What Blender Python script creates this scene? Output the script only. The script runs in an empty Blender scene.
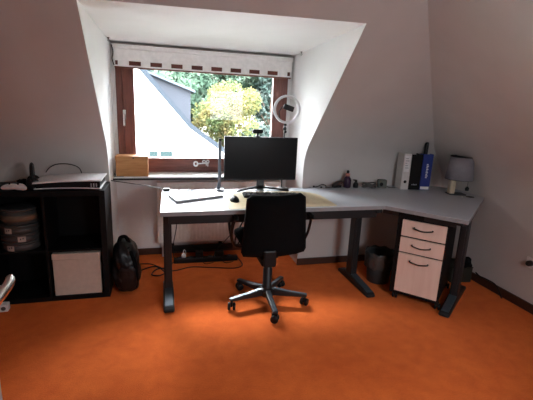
import bpy, bmesh, math, random
from mathutils import Vector, Matrix
random.seed(7)
S = bpy.context.scene
C = S.collection
PI = math.pi

# ------------------------------------------------------------------ materials
MATS = {}
def mat(name, col, rough=.6, metal=0., var=.06, scale=30., bump=0., bscale=None, spec=.5, sheen=0., dist=.002, coat=0.):
    if name in MATS: return MATS[name]
    m = bpy.data.materials.new(name); m.use_nodes = True
    nt = m.node_tree; N = nt.nodes; L = nt.links
    b = N['Principled BSDF']
    b.inputs['Roughness'].default_value = rough
    b.inputs['Metallic'].default_value = metal
    b.inputs['Specular IOR Level'].default_value = spec
    b.inputs['Sheen Weight'].default_value = sheen
    b.inputs['Coat Weight'].default_value = coat
    tc = N.new('ShaderNodeTexCoord')
    n = N.new('ShaderNodeTexNoise'); n.inputs['Scale'].default_value = scale; n.inputs['Detail'].default_value = 4
    L.new(tc.outputs['Object'], n.inputs['Vector'])
    r = N.new('ShaderNodeValToRGB')
    r.color_ramp.elements[0].position = .3; r.color_ramp.elements[1].position = .7
    r.color_ramp.elements[0].color = (*[c*(1-var) for c in col], 1)
    r.color_ramp.elements[1].color = (*[min(1, c*(1+var)) for c in col], 1)
    L.new(n.outputs['Fac'], r.inputs['Fac']); L.new(r.outputs['Color'], b.inputs['Base Color'])
    if bump:
        n2 = N.new('ShaderNodeTexNoise'); n2.inputs['Scale'].default_value = bscale or scale*4; n2.inputs['Detail'].default_value = 3
        L.new(tc.outputs['Object'], n2.inputs['Vector'])
        bp = N.new('ShaderNodeBump'); bp.inputs['Strength'].default_value = bump; bp.inputs['Distance'].default_value = dist
        L.new(n2.outputs['Fac'], bp.inputs['Height']); L.new(bp.outputs['Normal'], b.inputs['Normal'])
    MATS[name] = m
    return m

def wood(name, c1, c2, rough=.5, axis='X', scale=6., stretch=12.):
    if name in MATS: return MATS[name]
    m = bpy.data.materials.new(name); m.use_nodes = True
    nt = m.node_tree; N = nt.nodes; L = nt.links; b = N['Principled BSDF']
    b.inputs['Roughness'].default_value = rough
    tc = N.new('ShaderNodeTexCoord'); mp = N.new('ShaderNodeMapping')
    mp.inputs['Scale'].default_value = {'X': (1, stretch, stretch), 'Y': (stretch, 1, stretch), 'Z': (stretch, stretch, 1)}[axis]
    n = N.new('ShaderNodeTexNoise'); n.inputs['Scale'].default_value = scale; n.inputs['Detail'].default_value = 6; n.inputs['Distortion'].default_value = .6
    r = N.new('ShaderNodeValToRGB'); r.color_ramp.elements[0].position = .32; r.color_ramp.elements[1].position = .68
    r.color_ramp.elements[0].color = (*c1, 1); r.color_ramp.elements[1].color = (*c2, 1)
    L.new(tc.outputs['Object'], mp.inputs['Vector']); L.new(mp.outputs['Vector'], n.inputs['Vector'])
    L.new(n.outputs['Fac'], r.inputs['Fac']); L.new(r.outputs['Color'], b.inputs['Base Color'])
    MATS[name] = m
    return m

def carpet_mat():
    m = bpy.data.materials.new('carpet'); m.use_nodes = True
    nt = m.node_tree; N = nt.nodes; L = nt.links; b = N['Principled BSDF']
    b.inputs['Roughness'].default_value = .95; b.inputs['Specular IOR Level'].default_value = .1
    b.inputs['Sheen Weight'].default_value = .12; b.inputs['Sheen Tint'].default_value = (1, .6, .3, 1)
    tc = N.new('ShaderNodeTexCoord')
    def noise(s, d, dis=0):
        n = N.new('ShaderNodeTexNoise'); n.inputs['Scale'].default_value = s; n.inputs['Detail'].default_value = d
        n.inputs['Distortion'].default_value = dis
        L.new(tc.outputs['Object'], n.inputs['Vector']); return n
    big, mid, fine = noise(2.2, 5, .8), noise(14, 5, .4), noise(160, 3)
    a = N.new('ShaderNodeMix'); a.data_type = 'FLOAT'; a.inputs[0].default_value = .45
    L.new(big.outputs['Fac'], a.inputs[2]); L.new(mid.outputs['Fac'], a.inputs[3])
    a2 = N.new('ShaderNodeMix'); a2.data_type = 'FLOAT'; a2.inputs[0].default_value = .42
    L.new(a.outputs[0], a2.inputs[2]); L.new(fine.outputs['Fac'], a2.inputs[3])
    r = N.new('ShaderNodeValToRGB'); r.color_ramp.elements[0].position = .34; r.color_ramp.elements[1].position = .66
    r.color_ramp.elements[0].color = (*CARPET_A, 1); r.color_ramp.elements[1].color = (*CARPET_B, 1)
    L.new(a2.outputs[0], r.inputs['Fac']); L.new(r.outputs['Color'], b.inputs['Base Color'])
    f2 = noise(260, 3); bp = N.new('ShaderNodeBump'); bp.inputs['Strength'].default_value = .7; bp.inputs['Distance'].default_value = .006
    L.new(f2.outputs['Fac'], bp.inputs['Height']); L.new(bp.outputs['Normal'], b.inputs['Normal'])
    return m

def glass_mat():
    m = bpy.data.materials.new('window_glass'); m.use_nodes = True
    nt = m.node_tree; N = nt.nodes; L = nt.links; N.clear()
    o = N.new('ShaderNodeOutputMaterial'); t = N.new('ShaderNodeBsdfTransparent'); g = N.new('ShaderNodeBsdfGlossy')
    t.inputs['Color'].default_value = (.96, .96, .96, 1); g.inputs['Roughness'].default_value = .02
    f = N.new('ShaderNodeFresnel'); f.inputs['IOR'].default_value = 1.35
    x = N.new('ShaderNodeMixShader'); L.new(f.outputs[0], x.inputs[0]); L.new(t.outputs[0], x.inputs[1]); L.new(g.outputs[0], x.inputs[2])
    L.new(x.outputs[0], o.inputs['Surface'])
    return m

def leaf_mat(name, cols, scale=.9):
    m = bpy.data.materials.new(name); m.use_nodes = True
    nt = m.node_tree; N = nt.nodes; L = nt.links; N.clear()
    o = N.new('ShaderNodeOutputMaterial'); d = N.new('ShaderNodeBsdfDiffuse'); t = N.new('ShaderNodeBsdfTranslucent')
    x = N.new('ShaderNodeMixShader'); x.inputs[0].default_value = .45
    tc = N.new('ShaderNodeTexCoord'); n = N.new('ShaderNodeTexNoise'); n.inputs['Scale'].default_value = scale; n.inputs['Detail'].default_value = 8; n.inputs['Roughness'].default_value = .75
    L.new(tc.outputs['Object'], n.inputs['Vector'])
    r = N.new('ShaderNodeValToRGB'); e = r.color_ramp.elements
    e[0].position = .34; e[0].color = (*cols[0], 1); e[1].position = .66; e[1].color = (*cols[-1], 1)
    for i, c in enumerate(cols[1:-1]):
        q = e.new(.34+.32*(i+1)/(len(cols)-1)); q.color = (*c, 1)
    L.new(n.outputs['Fac'], r.inputs['Fac'])
    L.new(r.outputs['Color'], d.inputs['Color']); L.new(r.outputs['Color'], t.inputs['Color'])
    L.new(d.outputs[0], x.inputs[1]); L.new(t.outputs[0], x.inputs[2]); L.new(x.outputs[0], o.inputs['Surface'])
    return m

def slate_mat():
    m = bpy.data.materials.new('slate'); m.use_nodes = True
    nt = m.node_tree; N = nt.nodes; L = nt.links; b = N['Principled BSDF']; b.inputs['Roughness'].default_value = .7
    tc = N.new('ShaderNodeTexCoord'); mp = N.new('ShaderNodeMapping'); mp.inputs['Rotation'].default_value = (PI/2, 0, 0)
    br = N.new('ShaderNodeTexBrick'); br.inputs['Scale'].default_value = 4
    br.inputs['Color1'].default_value = (.018, .022, .031, 1); br.inputs['Color2'].default_value = (.021, .026, .036, 1); br.inputs['Mortar'].default_value = (.012, .015, .022, 1)
    br.inputs['Mortar Size'].default_value = .015
    L.new(tc.outputs['Object'], mp.inputs['Vector']); L.new(mp.outputs['Vector'], br.inputs['Vector']); L.new(br.outputs['Color'], b.inputs['Base Color'])
    return m

CARPET_A = (.60, .100, .018); CARPET_B = (.86, .190, .038)
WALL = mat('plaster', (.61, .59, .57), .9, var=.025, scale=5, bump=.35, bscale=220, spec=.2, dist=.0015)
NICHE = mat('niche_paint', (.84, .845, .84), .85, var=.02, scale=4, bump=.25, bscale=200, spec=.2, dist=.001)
REDWOOD = wood('red_stained_wood', (.13, .035, .024), (.22, .068, .045), .35, 'X')
REDWOODV = wood('red_stained_wood_upright', (.13, .035, .024), (.22, .068, .045), .35, 'Z')
SKIRT = wood('dark_skirting_wood', (.045, .017, .010), (.075, .028, .016), .5, 'X')
BLIND = mat('blind_white', (.93, .92, .91), .7)
BROWN = mat('blind_brown', (.12, .035, .025), .8)
PINE = wood('pine', (.42, .19, .065), (.55, .28, .11), .55, 'X')
SILL = mat('sill_stone', (.88, .88, .88), .3)
DARK = mat('sill_strip_dark', (.012, .012, .013), .6)  # dark strip along the lower front of the sill
RAD = mat('radiator_enamel', (.84, .82, .78), .4)
TOP = mat('desk_laminate', (.46, .49, .53), .32, var=.02, scale=60)
EDGE = mat('desk_edge', (.30, .30, .31), .5)
STEEL = mat('graphite_steel', (.018, .019, .021), .45, .3)
CHROMEISH = mat('foot_grey_metal', (.09, .12, .145), .35, .5)
CHROME = mat('satin_chrome', (.75, .74, .72), .25, 1.)
BLACK = mat('black_plastic', (.006, .006, .007), .45, spec=.35)
BLACKL = mat('black_laminate', (.0045, .004, .0045), .6, var=.15, spec=.2)
FABRIC = mat('black_fabric', (.0045, .0045, .005), .95, bump=.4, bscale=500, spec=.1)
MESHB = mat('bag_nylon', (.005, .006, .008), .38, bump=.6, bscale=25, spec=.4, dist=.01)
SCREEN = mat('screen', (.004, .004, .005), .3, var=0, spec=.25)
WHITEP = mat('white_plastic', (.80, .80, .81), .35)
GREYP = mat('grey_plastic', (.30, .32, .35), .45)
DGREYP = mat('dark_grey_plastic', (.06, .065, .07), .5)
CREAM = mat('cream_desk_pad', (.66, .56, .36), .5)
BEECH = wood('pale_drawer_front', (.74, .56, .47), (.80, .63, .54), .45, 'Z', 4, 8)
PAPER = mat('paper_beige', (.62, .53, .45), .9, bump=.3, bscale=20, dist=.004)
BLUE = mat('blue_card', (.010, .03, .22), .5)
WLAB = mat('white_label', (.75, .75, .75), .7)
SHADE = mat('lamp_shade_fabric', (.26, .25, .28), .9)
TIN = mat('tin_grey', (.05, .05, .05), .5)
TAN = mat('tape_tan', (.15, .10, .065), .7)
PURPLE = mat('bottle_purple', (.03, .010, .035), .25)
PINK = mat('pink_collar', (.55, .22, .18), .5)
RED = mat('red_cable', (.35, .02, .015), .5)
BINP = mat('bin_film', (.05, .055, .055), .3, bump=.9, bscale=18, dist=.015)
OLIVE = mat('olive_card', (.022, .021, .013), .8)
DOORP = mat('door_paint', (.62, .62, .66), .4)
STUCCO = mat('white_stucco', (.86, .86, .86), .9, bump=.3, bscale=20)
SLATE = slate_mat()
TILE = mat('roof_tile_blue', (.045, .058, .074), .7, scale=8)
HGLASS = mat('house_window_glass', (.02, .033, .033), .7, spec=.05)
GRASS = mat('grass', (.03, .042, .018), .9, var=.3, scale=1.5)
BARK = mat('bark', (.10, .07, .05), .9, var=.3, scale=12)
GLASS = glass_mat(); CARPET = carpet_mat()

# ------------------------------------------------------------------ mesh helpers
class MB:
    def __init__(s): s.bm = bmesh.new(); s.mi = 0
    def _merge(s, b, M=None):
        if M is not None: bmesh.ops.transform(b, matrix=M, verts=b.verts)
        mp = {}
        for v in b.verts: mp[v] = s.bm.verts.new(v.co)
        for f in b.faces:
            try:
                g = s.bm.faces.new([mp[v] for v in f.verts]); g.material_index = s.mi; g.smooth = f.smooth
            except ValueError: pass
        b.free()
    def box(s, lo, hi, bev=0., M=None, seg=2):
        b = bmesh.new(); bmesh.ops.create_cube(b, size=1)
        lo, hi = Vector(lo), Vector(hi)
        for v in b.verts: v.co = Vector([(lo[i]+hi[i])/2+v.co[i]*(hi[i]-lo[i]) for i in range(3)])
        if bev:
            bmesh.ops.bevel(b, geom=b.edges[:], offset=bev, segments=seg, profile=.5, affect='EDGES')
        s._merge(b, M); return s
    def lathe(s, prof, n=24, M=None, smooth=True, ax='Z', org=(0, 0, 0)):
        b = bmesh.new(); rings = []
        for r, z in prof:
            ring = []
            for k in range(n):
                a = 2*PI*k/n
                p = (r*math.cos(a), r*math.sin(a), z)
                if ax == 'Y': p = (p[0], p[2], p[1])
                if ax == 'X': p = (p[2], p[0], p[1])
                ring.append(b.verts.new(Vector(p)+Vector(org)))
            rings.append(ring)
        for i in range(len(rings)-1):
            for k in range(n):
                f = b.faces.new([rings[i][k], rings[i][(k+1) % n], rings[i+1][(k+1) % n], rings[i+1][k]]); f.smooth = smooth
        for ring in (rings[0], rings[-1]):
            if (ring[0].co-ring[n//2].co).length > 1e-5: b.faces.new(ring)
        bmesh.ops.remove_doubles(b, verts=b.verts, dist=1e-6)
        bmesh.ops.recalc_face_normals(b, faces=b.faces)
        s._merge(b, M); return s
    def tube(s, pts, r, n=8, closed=False, M=None, flat=None):
        """round tube along points; r a number or list; flat=(w,h) makes an elliptical section"""
        pts = [Vector(p) for p in pts]; m = len(pts); b = bmesh.new(); rings = []
        up = None
        for i, p in enumerate(pts):
            a = pts[(i-1) % m] if (closed or i > 0) else p
            c = pts[(i+1) % m] if (closed or i < m-1) else p
            t = (c-a).normalized()
            if up is None:
                up = Vector((0, 0, 1)) if abs(t.z) < .9 else Vector((0, 1, 0))
            u = t.cross(up).normalized(); w = u.cross(t).normalized(); up = w
            rr = r[i] if isinstance(r, (list, tuple)) else r
            fx, fy = flat if flat else (1, 1)
            rings.append([b.verts.new(p+u*(math.cos(2*PI*k/n)*rr*fx)+w*(math.sin(2*PI*k/n)*rr*fy)) for k in range(n)])
        R = m if closed else m-1
        for i in range(R):
            for k in range(n):
                f = b.faces.new([rings[i][k], rings[i][(k+1) % n], rings[(i+1) % m][(k+1) % n], rings[(i+1) % m][k]]); f.smooth = True
        if not closed: b.faces.new(rings[0]); b.faces.new(rings[-1])
        bmesh.ops.recalc_face_normals(b, faces=b.faces)
        s._merge(b, M); return s
    def prism(s, poly, z0, z1, plane='XY', bev=0., M=None):
        """polygon extruded; plane names the two polygon axes"""
        b = bmesh.new()
        def P(a, c, h): return {'XY': (a, c, h), 'XZ': (a, h, c), 'YZ': (h, a, c)}[plane]
        lo = [b.verts.new(P(a, c, z0)) for a, c in poly]; hi = [b.verts.new(P(a, c, z1)) for a, c in poly]
        b.faces.new(lo); b.faces.new(hi[::-1])
        n = len(poly)
        for i in range(n): b.faces.new([lo[i], hi[i], hi[(i+1) % n], lo[(i+1) % n]])
        bmesh.ops.recalc_face_normals(b, faces=b.faces)
        if bev: bmesh.ops.bevel(b, geom=b.edges[:], offset=bev, segments=2, profile=.5, affect='EDGES')
        s._merge(b, M); return s
    def quad(s, *pts):
        f = s.bm.faces.new([s.bm.verts.new(p) for p in pts]); f.material_index = s.mi; return s
    def sphere(s, c, r, M=None, seg=16):
        b = bmesh.new(); bmesh.ops.create_uvsphere(b, u_segments=seg, v_segments=seg//2, radius=1)
        rr = Vector(r) if hasattr(r, '__len__') else Vector((r, r, r))
        for v in b.verts: v.co = Vector([c[i]+v.co[i]*rr[i] for i in range(3)])
        for f in b.faces: f.smooth = True
        s._merge(b, M); return s
    def use(s, i): s.mi = i; return s
    def build(s, name, m, parent=None, smooth=False):
        me = bpy.data.meshes.new(name)
        s.bm.to_mesh(me); s.bm.free()
        for x in (m if isinstance(m, (list, tuple)) else [m]): me.materials.append(x)
        o = bpy.data.objects.new(name, me); C.objects.link(o)
        if parent: o.parent = parent
        return o

def tag(o, label=None, cat=None, group=None, kind=None):
    if label: o['label'] = label
    if cat: o['category'] = cat
    if group: o['group'] = group
    if kind: o['kind'] = kind
    return o
def thing(name, label, cat, loc=(0, 0, 0), rz=0, group=None, kind=None):
    o = bpy.data.objects.new(name, None); C.objects.link(o); o.empty_display_size = .1
    o.location = loc; o.rotation_euler = (0, 0, rz)
    return tag(o, label, cat, group, kind)
def struct(o, label, cat='wall'): return tag(o, label, cat, None, 'structure')
def smoothpath(pts, k=8):
    pts = [Vector(p) for p in pts]; out = []
    for i in range(len(pts)-1):
        p0 = pts[max(i-1, 0)]; p1 = pts[i]; p2 = pts[i+1]; p3 = pts[min(i+2, len(pts)-1)]
        for j in range(k):
            t = j/k
            out.append(.5*((2*p1)+(-p0+p2)*t+(2*p0-5*p1+4*p2-p3)*t*t+(-p0+3*p1-3*p2+p3)*t**3))
    out.append(pts[-1]); return out
def Rz(a, o=(0, 0, 0)): return Matrix.Translation(o) @ Matrix.Rotation(a, 4, 'Z')

# ------------------------------------------------------------------ the room
YK, ZK = 3.015, .986          # knee wall and where its slope begins
YN = 3.464                    # dormer back wall
XL, XR = -.383, 1.145         # dormer cheeks
XW, ZW = 2.543, .865          # right wall and where its slope begins
WL, YF, ZC = -1.95, -.16, 2.45  # left wall, near wall, flat ceiling

def profile(d0, zb, R=.34, top=ZC):
    """wall then rounded break then a 45 degree slope; returns (distance, z) with distance shrinking"""
    t = R*math.tan(PI/8); pts = [(d0, 0.), (d0, zb-t)]
    cx, cz = d0-R, zb-t
    for k in range(1, 9):
        a = (PI/4)*k/8
        pts.append((cx+R*math.cos(a), cz+R*math.sin(a)))
    pts.append((d0-(top-zb), top)); return pts
prof = profile(YK, ZK)

def zslope(y): return ZK+(YK-y)
DZL, DZR = 1.822, 1.846       # dormer ceiling, left and right at the slope
m = MB()
for x0, x1 in ((WL, XL), (XR, 2.75)):
    for i in range(len(prof)-1):
        (ya, za), (yb, zb) = prof[i], prof[i+1]
        m.quad((x0, ya, za), (x1, ya, za), (x1, yb, zb), (x0, yb, zb))
yt = YK-(ZC-ZK)
m.quad((XL, YK-(DZL-ZK), DZL), (XR, YK-(DZR-ZK), DZR), (XR, yt, ZC), (XL, yt, ZC))
bmesh.ops.remove_doubles(m.bm, verts=m.bm.verts, dist=1e-5)
for f in m.bm.faces: f.smooth = True
struct(m.build('wall_back', WALL), 'low back wall curving into the sloping attic ceiling')

# right wall with its slope
pr = profile(XW, ZW, .45)
m = MB()
for i in range(len(pr)-1):
    (a, za), (b, zb) = pr[i], pr[i+1]
    m.quad((a, YF, za), (a, 3.25, za), (b, 3.25, zb), (b, YF, zb))
bmesh.ops.remove_doubles(m.bm, verts=m.bm.verts, dist=1e-5)
for f in m.bm.faces: f.smooth = True
struct(m.build('wall_right', WALL), 'right gable wall curving into a sloping ceiling')

# dormer niche: cheeks, back wall round the window, ceiling
HB = 1.803                    # niche ceiling height at the window
WX0, WX1, WZ0, WZ1 = -.352, 1.108, .765, 1.775
m = MB()
for x, dz in ((XL, DZL), (XR, DZR)):
    pts = [p for p in prof if p[1] < dz]+[(YK-(dz-ZK), dz)]
    poly = [(x, a, b) for a, b in pts]+[(x, YN, HB), (x, YN, 0)]
    m.quad(*poly)
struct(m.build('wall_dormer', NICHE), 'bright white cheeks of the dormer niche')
m = MB()
def wallhole(m, x0, x1, z0, z1, hx0, hx1, hz0, hz1, y, d):
    m.quad((x0, y, z0), (x1, y, z0), (x1, y, hz0), (x0, y, hz0))
    m.quad((x0, y, hz1), (x1, y, hz1), (x1, y, z1), (x0, y, z1))
    m.quad((x0, y, hz0), (hx0, y, hz0), (hx0, y, hz1), (x0, y, hz1))
    m.quad((hx1, y, hz0), (x1, y, hz0), (x1, y, hz1), (hx1, y, hz1))
    for a, b in (((hx0, hz0), (hx1, hz0)), ((hx1, hz0), (hx1, hz1)), ((hx1, hz1), (hx0, hz1)), ((hx0, hz1), (hx0, hz0))):
        m.quad((a[0], y, a[1]), (b[0], y, b[1]), (b[0], y+d, b[1]), (a[0], y+d, a[1]))
wallhole(m, XL, XR, 0, HB, WX0, WX1, WZ0, WZ1, YN, .22)
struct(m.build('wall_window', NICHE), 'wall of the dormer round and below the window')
m = MB(); m.quad((XL, YN, HB), (XR, YN, HB), (XR, YK-(DZR-ZK), DZR), (XL, YK-(DZL-ZK), DZL))
m.quad((WL, YF, ZC), (2.75, YF, ZC), (2.75, yt, ZC), (WL, yt, ZC))
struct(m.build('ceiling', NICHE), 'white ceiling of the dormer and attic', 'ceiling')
# left wall and the near wall with its doorway
m = MB()
def q2(y0, y1, z0, z1): m.quad((WL, y0, z0), (WL, y1, z0), (WL, y1, z1), (WL, y0, z1))
q2(YF, 3.1, 0, ZC)
struct(m.build('wall_left', WALL), 'left gable wall, out of the picture')
m = MB()
DX0, DX1 = -.31, .56
NX0, NX1, NZ0, NZ1 = .80, 1.50, 1.05, 1.65
for x0, x1, z0, z1 in ((WL, DX0, 0, ZC), (DX1, NX0, 0, ZC), (NX1, 2.75, 0, ZC), (NX0, NX1, 0, NZ0), (NX0, NX1, NZ1, ZC), (DX0, DX1, 2.02, ZC)):
    m.quad((x0, YF, z0), (x1, YF, z0), (x1, YF, z1), (x0, YF, z1))
# little landing behind the doorway
m.quad((DX0, YF, 0), (DX0, -1.3, 0), (DX0, -1.3, 2.02), (DX0, YF, 2.02)); m.quad((DX1, YF, 0), (DX1, -1.3, 0), (DX1, -1.3, 2.02), (DX1, YF, 2.02))
m.quad((DX0, -1.3, 0), (DX1, -1.3, 0), (DX1, -1.3, 2.02), (DX0, -1.3, 2.02)); m.quad((DX0, YF, 2.02), (DX1, YF, 2.02), (DX1, -1.3, 2.02), (DX0, -1.3, 2.02))
struct(m.build('wall_near', WALL), 'near wall with the doorway behind the camera')
m = MB(); m.quad((WL, -1.3, 0), (2.75, -1.3, 0), (2.75, YN, 0), (WL, YN, 0))
struct(m.build('floor', CARPET), 'orange carpet floor', 'floor')

# baseboards
def base(name, lo, hi, lab): struct(MB().box(lo, hi, .003).build(name, SKIRT), lab, 'baseboard')
base('baseboard_back_left', (WL, YK-.016, 0), (XL, YK, .06), 'dark brown baseboard on the back wall behind the shelf')
base('baseboard_back', (XR-.005, YK-.016, 0), (XW, YK, .06), 'dark brown baseboard on the back wall under the desk')
base('baseboard_dormer', (XL, YN-.016, 0), (XR, YN, .06), 'dark brown baseboard below the radiator')
base('baseboard_right', (XW-.016, YF, 0), (XW, YK-.016, .065), 'dark brown baseboard on the right wall')

# ------------------------------------------------------------------ windows
def window(name, label, x0, x1, z0, z1, M, handle=True):
    w = thing(name, label, 'window', kind='structure')
    def fr(x0, x1, z0, z1, t, y0, y1, nm, bot=None, par=w):
        b = bot or t
        m = MB(); m.use(0).box((x0, y0, z0), (x1, y1, z0+b), .004, M).box((x0, y0, z1-t), (x1, y1, z1), .004, M)
        m.use(1).box((x0, y0, z0+b), (x0+t, y1, z1-t), .004, M).box((x1-t, y0, z0+b), (x1, y1, z1-t), .004, M)
        return m.build(nm, [REDWOOD, REDWOODV], par)
    fr(x0, x1, z0, z1, .062, YN-.015, YN+.06, 'window_frame', .05)
    fr(x0+.052, x1-.052, z0+.04, z1-.052, .088, YN-.035, YN+.015, 'window_sash', .085)
    MB().box((x0+.13, YN+.0, z0+.115), (x1-.13, YN+.006, z1-.13), 0, M).build('glass_pane', GLASS, w)
    if handle:
        h = MB().box((-.305, YN-.042, 1.205), (-.28, YN-.034, 1.285), .003, M)
        h.box((-.300, YN-.07, 1.235), (-.286, YN-.04, 1.25), .003, M).box((-.302, YN-.078, 1.155), (-.284, YN-.064, 1.25), .005, M)
        h.build('window_handle', CHROME, w)
    return w
window('window_1', 'wide red-brown wooden dormer window looking onto trees', WX0, WX1, WZ0, WZ1, None)
# unseen window added in the near wall to brighten drawers and sill wall
t = .05
w3 = thing('added_fill_window', 'added unseen window behind the camera, there for fill light', 'window', kind='structure')
m = MB()
m.box((NX0, YF-.06, NZ0), (NX1, YF+.01, NZ0+t), .004).box((NX0, YF-.06, NZ1-t), (NX1, YF+.01, NZ1), .004)
m.box((NX0, YF-.06, NZ0+t), (NX0+t, YF+.01, NZ1-t), .004).box((NX1-t, YF-.06, NZ0+t), (NX1, YF+.01, NZ1-t), .004)
m.build('window_frame', REDWOODV, w3)
MB().box((NX0+t, YF-.03, NZ0+t), (NX1-t, YF-.024, NZ1-t)).build('glass_pane', GLASS, w3)

m = MB().box((XL+.001, 3.215, .740), (XR-.001, YN-.0155, .765), .003)
sl = struct(m.build('trim_1', SILL), 'white window sill across the dormer', 'window sill')
MB().box((XL+.002, 3.207, .739), (XR-.002, 3.2155, .753), 0).build('sill_edge', DARK, sl)

# blind: white head rail, hanging white cloth with brown rectangles
bl = thing('roller_blind', 'rolled-up white blind with a row of brown rectangles above the window', 'blind', (0, 3.39, 0))
bl.location = (0, 0, 0)
MB().box((-.362, 3.385, 1.752), (1.128, 3.455, 1.787), .006).build('head_rail', BLIND, bl)
MB().box((-.364, 3.38, 1.787), (1.131, 3.455, 1.791), .001).build('rail_shadow_line', mat('rail_shadow_strip', (.34, .29, .27), .8), bl)  # solid strip coloured as the thin brown shadow line above the rail
m = MB().use(0).box((-.350, 3.408, 1.618), (1.118, 3.414, 1.752), .001)
x = -.350
m.use(1)
for k in range(9):
    cx = -.196+.1635*k
    if k == 8: continue
    m.box((cx-.045, 3.404, 1.632), (cx+.045, 3.4085, 1.664), 0)
m.box((-.344, 3.404, 1.632), (-.325, 3.4085, 1.664), 0).box((1.085, 3.404, 1.632), (1.108, 3.4085, 1.664), 0)
m.build('blind_cloth', [BLIND, BROWN], bl)
MB().tube([(-.350, 3.411, 1.615), (1.118, 3.411, 1.615)], .007, 8).build('bottom_bar', REDWOOD, bl)
MB().tube(smoothpath([(-.364, 3.375, 1.775), (-.354, 3.372, 1.72), (-.362, 3.372, 1.67), (-.350, 3.373, 1.625)]), .004, 6).build('pull_cord', BLACK, bl)
for x, y, z, lab in ((-.368, 3.245, 1.780, 'tiny dark hook by the left end of the blind'), (1.115, 3.155, 1.780, 'tiny dark hook in the dormer ceiling by the right end of the blind')):
    m = MB().lathe([(.009, 0), (.009, -.004), (.003, -.006), (.003, -.016)], 10, Matrix.Translation((x, y, z+.028)))
    m.tube([(x, y, z+.014), (x+.008, y, z+.006), (x, y, z), (x-.007, y, z+.004)], .002, 6)
    tag(m.build('ceiling_hook', DGREYP), lab, 'hook')

# ------------------------------------------------------------------ radiator
rd = thing('radiator', 'white panel radiator with vertical ribs below the window sill', 'radiator', (.5, 3.37, 0))
rx0, rx1, rz0, rz1 = -.55, .56, .145, .68
m = MB().box((rx0, -.03, rz0), (rx1, .0, rz1), .006)
n = 33
for k in range(n):
    cx = rx0+.03+(rx1-rx0-.06)*k/(n-1)
    m.box((cx-.010, -.038, rz0+.03), (cx+.010, -.028, rz1-.03), .003)
m.build('panel', RAD, rd)
m = MB().box((rx0, -.03, rz1-.002), (rx1, .06, rz1+.012), .003)
m.build('top_grille', RAD, rd)
MB().box((rx0+.01, .04, rz0), (rx1-.01, .055, rz1), .004).build('rear_panel', RAD, rd)
m = MB()
for k in range(20):
    cx = rx0+.03+(rx1-rx0-.06)*k/19
    m.box((cx-.004, 0, rz0+.02), (cx+.004, .04, rz1-.01))
m.build('fins', RAD, rd)
for px in (-.35, .35): MB().box((px-.015, .05, rz0+.1), (px+.015, .092, rz0+.2)).build('bracket', RAD, rd)
MB().tube([(rx0+.04, .02, rz0+.01), (rx0+.04, .02, 0)], .008).build('pipe', RAD, rd)

# ------------------------------------------------------------------ desk
dk = thing('corner_desk', 'large grey corner desk on dark steel legs with an angled right wing', 'desk')
ZT = .72
mainp = [(-.018, 2.285), (1.507, 2.305), (1.60, 2.925), (-.005, 2.925)]
wingp = [(1.507, 2.305), (1.842, 1.893), (2.52, 2.475), (2.52, 2.80), (2.36, 2.985), (1.20, 2.985), (1.20, 2.926), (1.60, 2.926)]
def plate(poly, nm):
    m = MB().use(1).prism(poly, ZT-.027, ZT-.002)
    m.use(0).prism(poly, ZT-.002, ZT)
    return m.build(nm, [TOP, EDGE], dk)
plate(mainp, 'desktop'); plate(wingp, 'wing_desktop')
def leg(M, foot0, foot1, colc, nm='leg', mi=CHROMEISH):
    """leg in a local frame: y runs from front to back"""
    lg = MB().prism([(-.028, colc-.045), (.028, colc-.045), (.028, colc+.045), (-.028, colc+.045)], .02, ZT-.07, bev=.008, M=M)
    lg.prism([(foot0+.02, ZT-.027), (foot1, ZT-.027), (foot1, ZT-.065), (colc+.1, ZT-.10), (colc-.1, ZT-.10), (foot0+.02, ZT-.065)], -.022, .022, 'YZ', M=M)
    L_ = lg.build(nm, STEEL, dk)
    sec = [(foot0, .0), (foot0-.006, .02), (foot0+.02, .034), (colc-.05, .062), (colc+.06, .062), (foot1-.01, .03), (foot1, 0)]
    MB().prism(sec, -.036, .036, 'YZ', bev=.012, M=M).build('foot', STEEL, L_)
    sec2 = [(foot0+.02, .035), (colc-.046, .062), (colc-.046, .068), (foot0+.03, .041)]
    MB().prism(sec2, -.026, .026, 'YZ', bev=.002, M=M).build('foot_cover', mi, L_)
    MB().box((-.014, colc-.052, .1), (.014, colc-.044, ZT-.12), .002, M).build('cable_channel', STEEL, L_)
    return L_
leg(Rz(0, (.025, 0, 0)), 2.375, 2.84, 2.66)
leg(Rz(0, (1.49, 0, 0)), 2.325, 2.84, 2.66)
a = math.atan2(.615, .788)-PI/2
leg(Rz(a, (1.851, 1.981, 0)), .0, .60, .30)
MB().box((.03, 2.36, .618), (1.48, 2.385, .693), .003).build('front_beam', STEEL, dk)
MB().box((.03, 2.70, .628), (1.48, 2.73, .693), .003).build('rear_beam', STEEL, dk)
Mw = Rz(math.atan2(-.788, .615), (1.52, 2.38, 0))
MB().box((.0, .05, .635), (.50, .075, .693), .003, Mw).build('wing_beam', STEEL, dk)
MB().lathe([(.0, .721), (.03, .721), (.032, .7215), (.032, .7195)], 20, Matrix.Translation((2.40, 2.50, .001))).build('cable_grommet', BLACK, dk)

# ------------------------------------------------------------------ office chair
ch = thing('office_chair', 'black fabric office chair seen from behind at the desk', 'chair', (.70, 2.41, 0))
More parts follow.
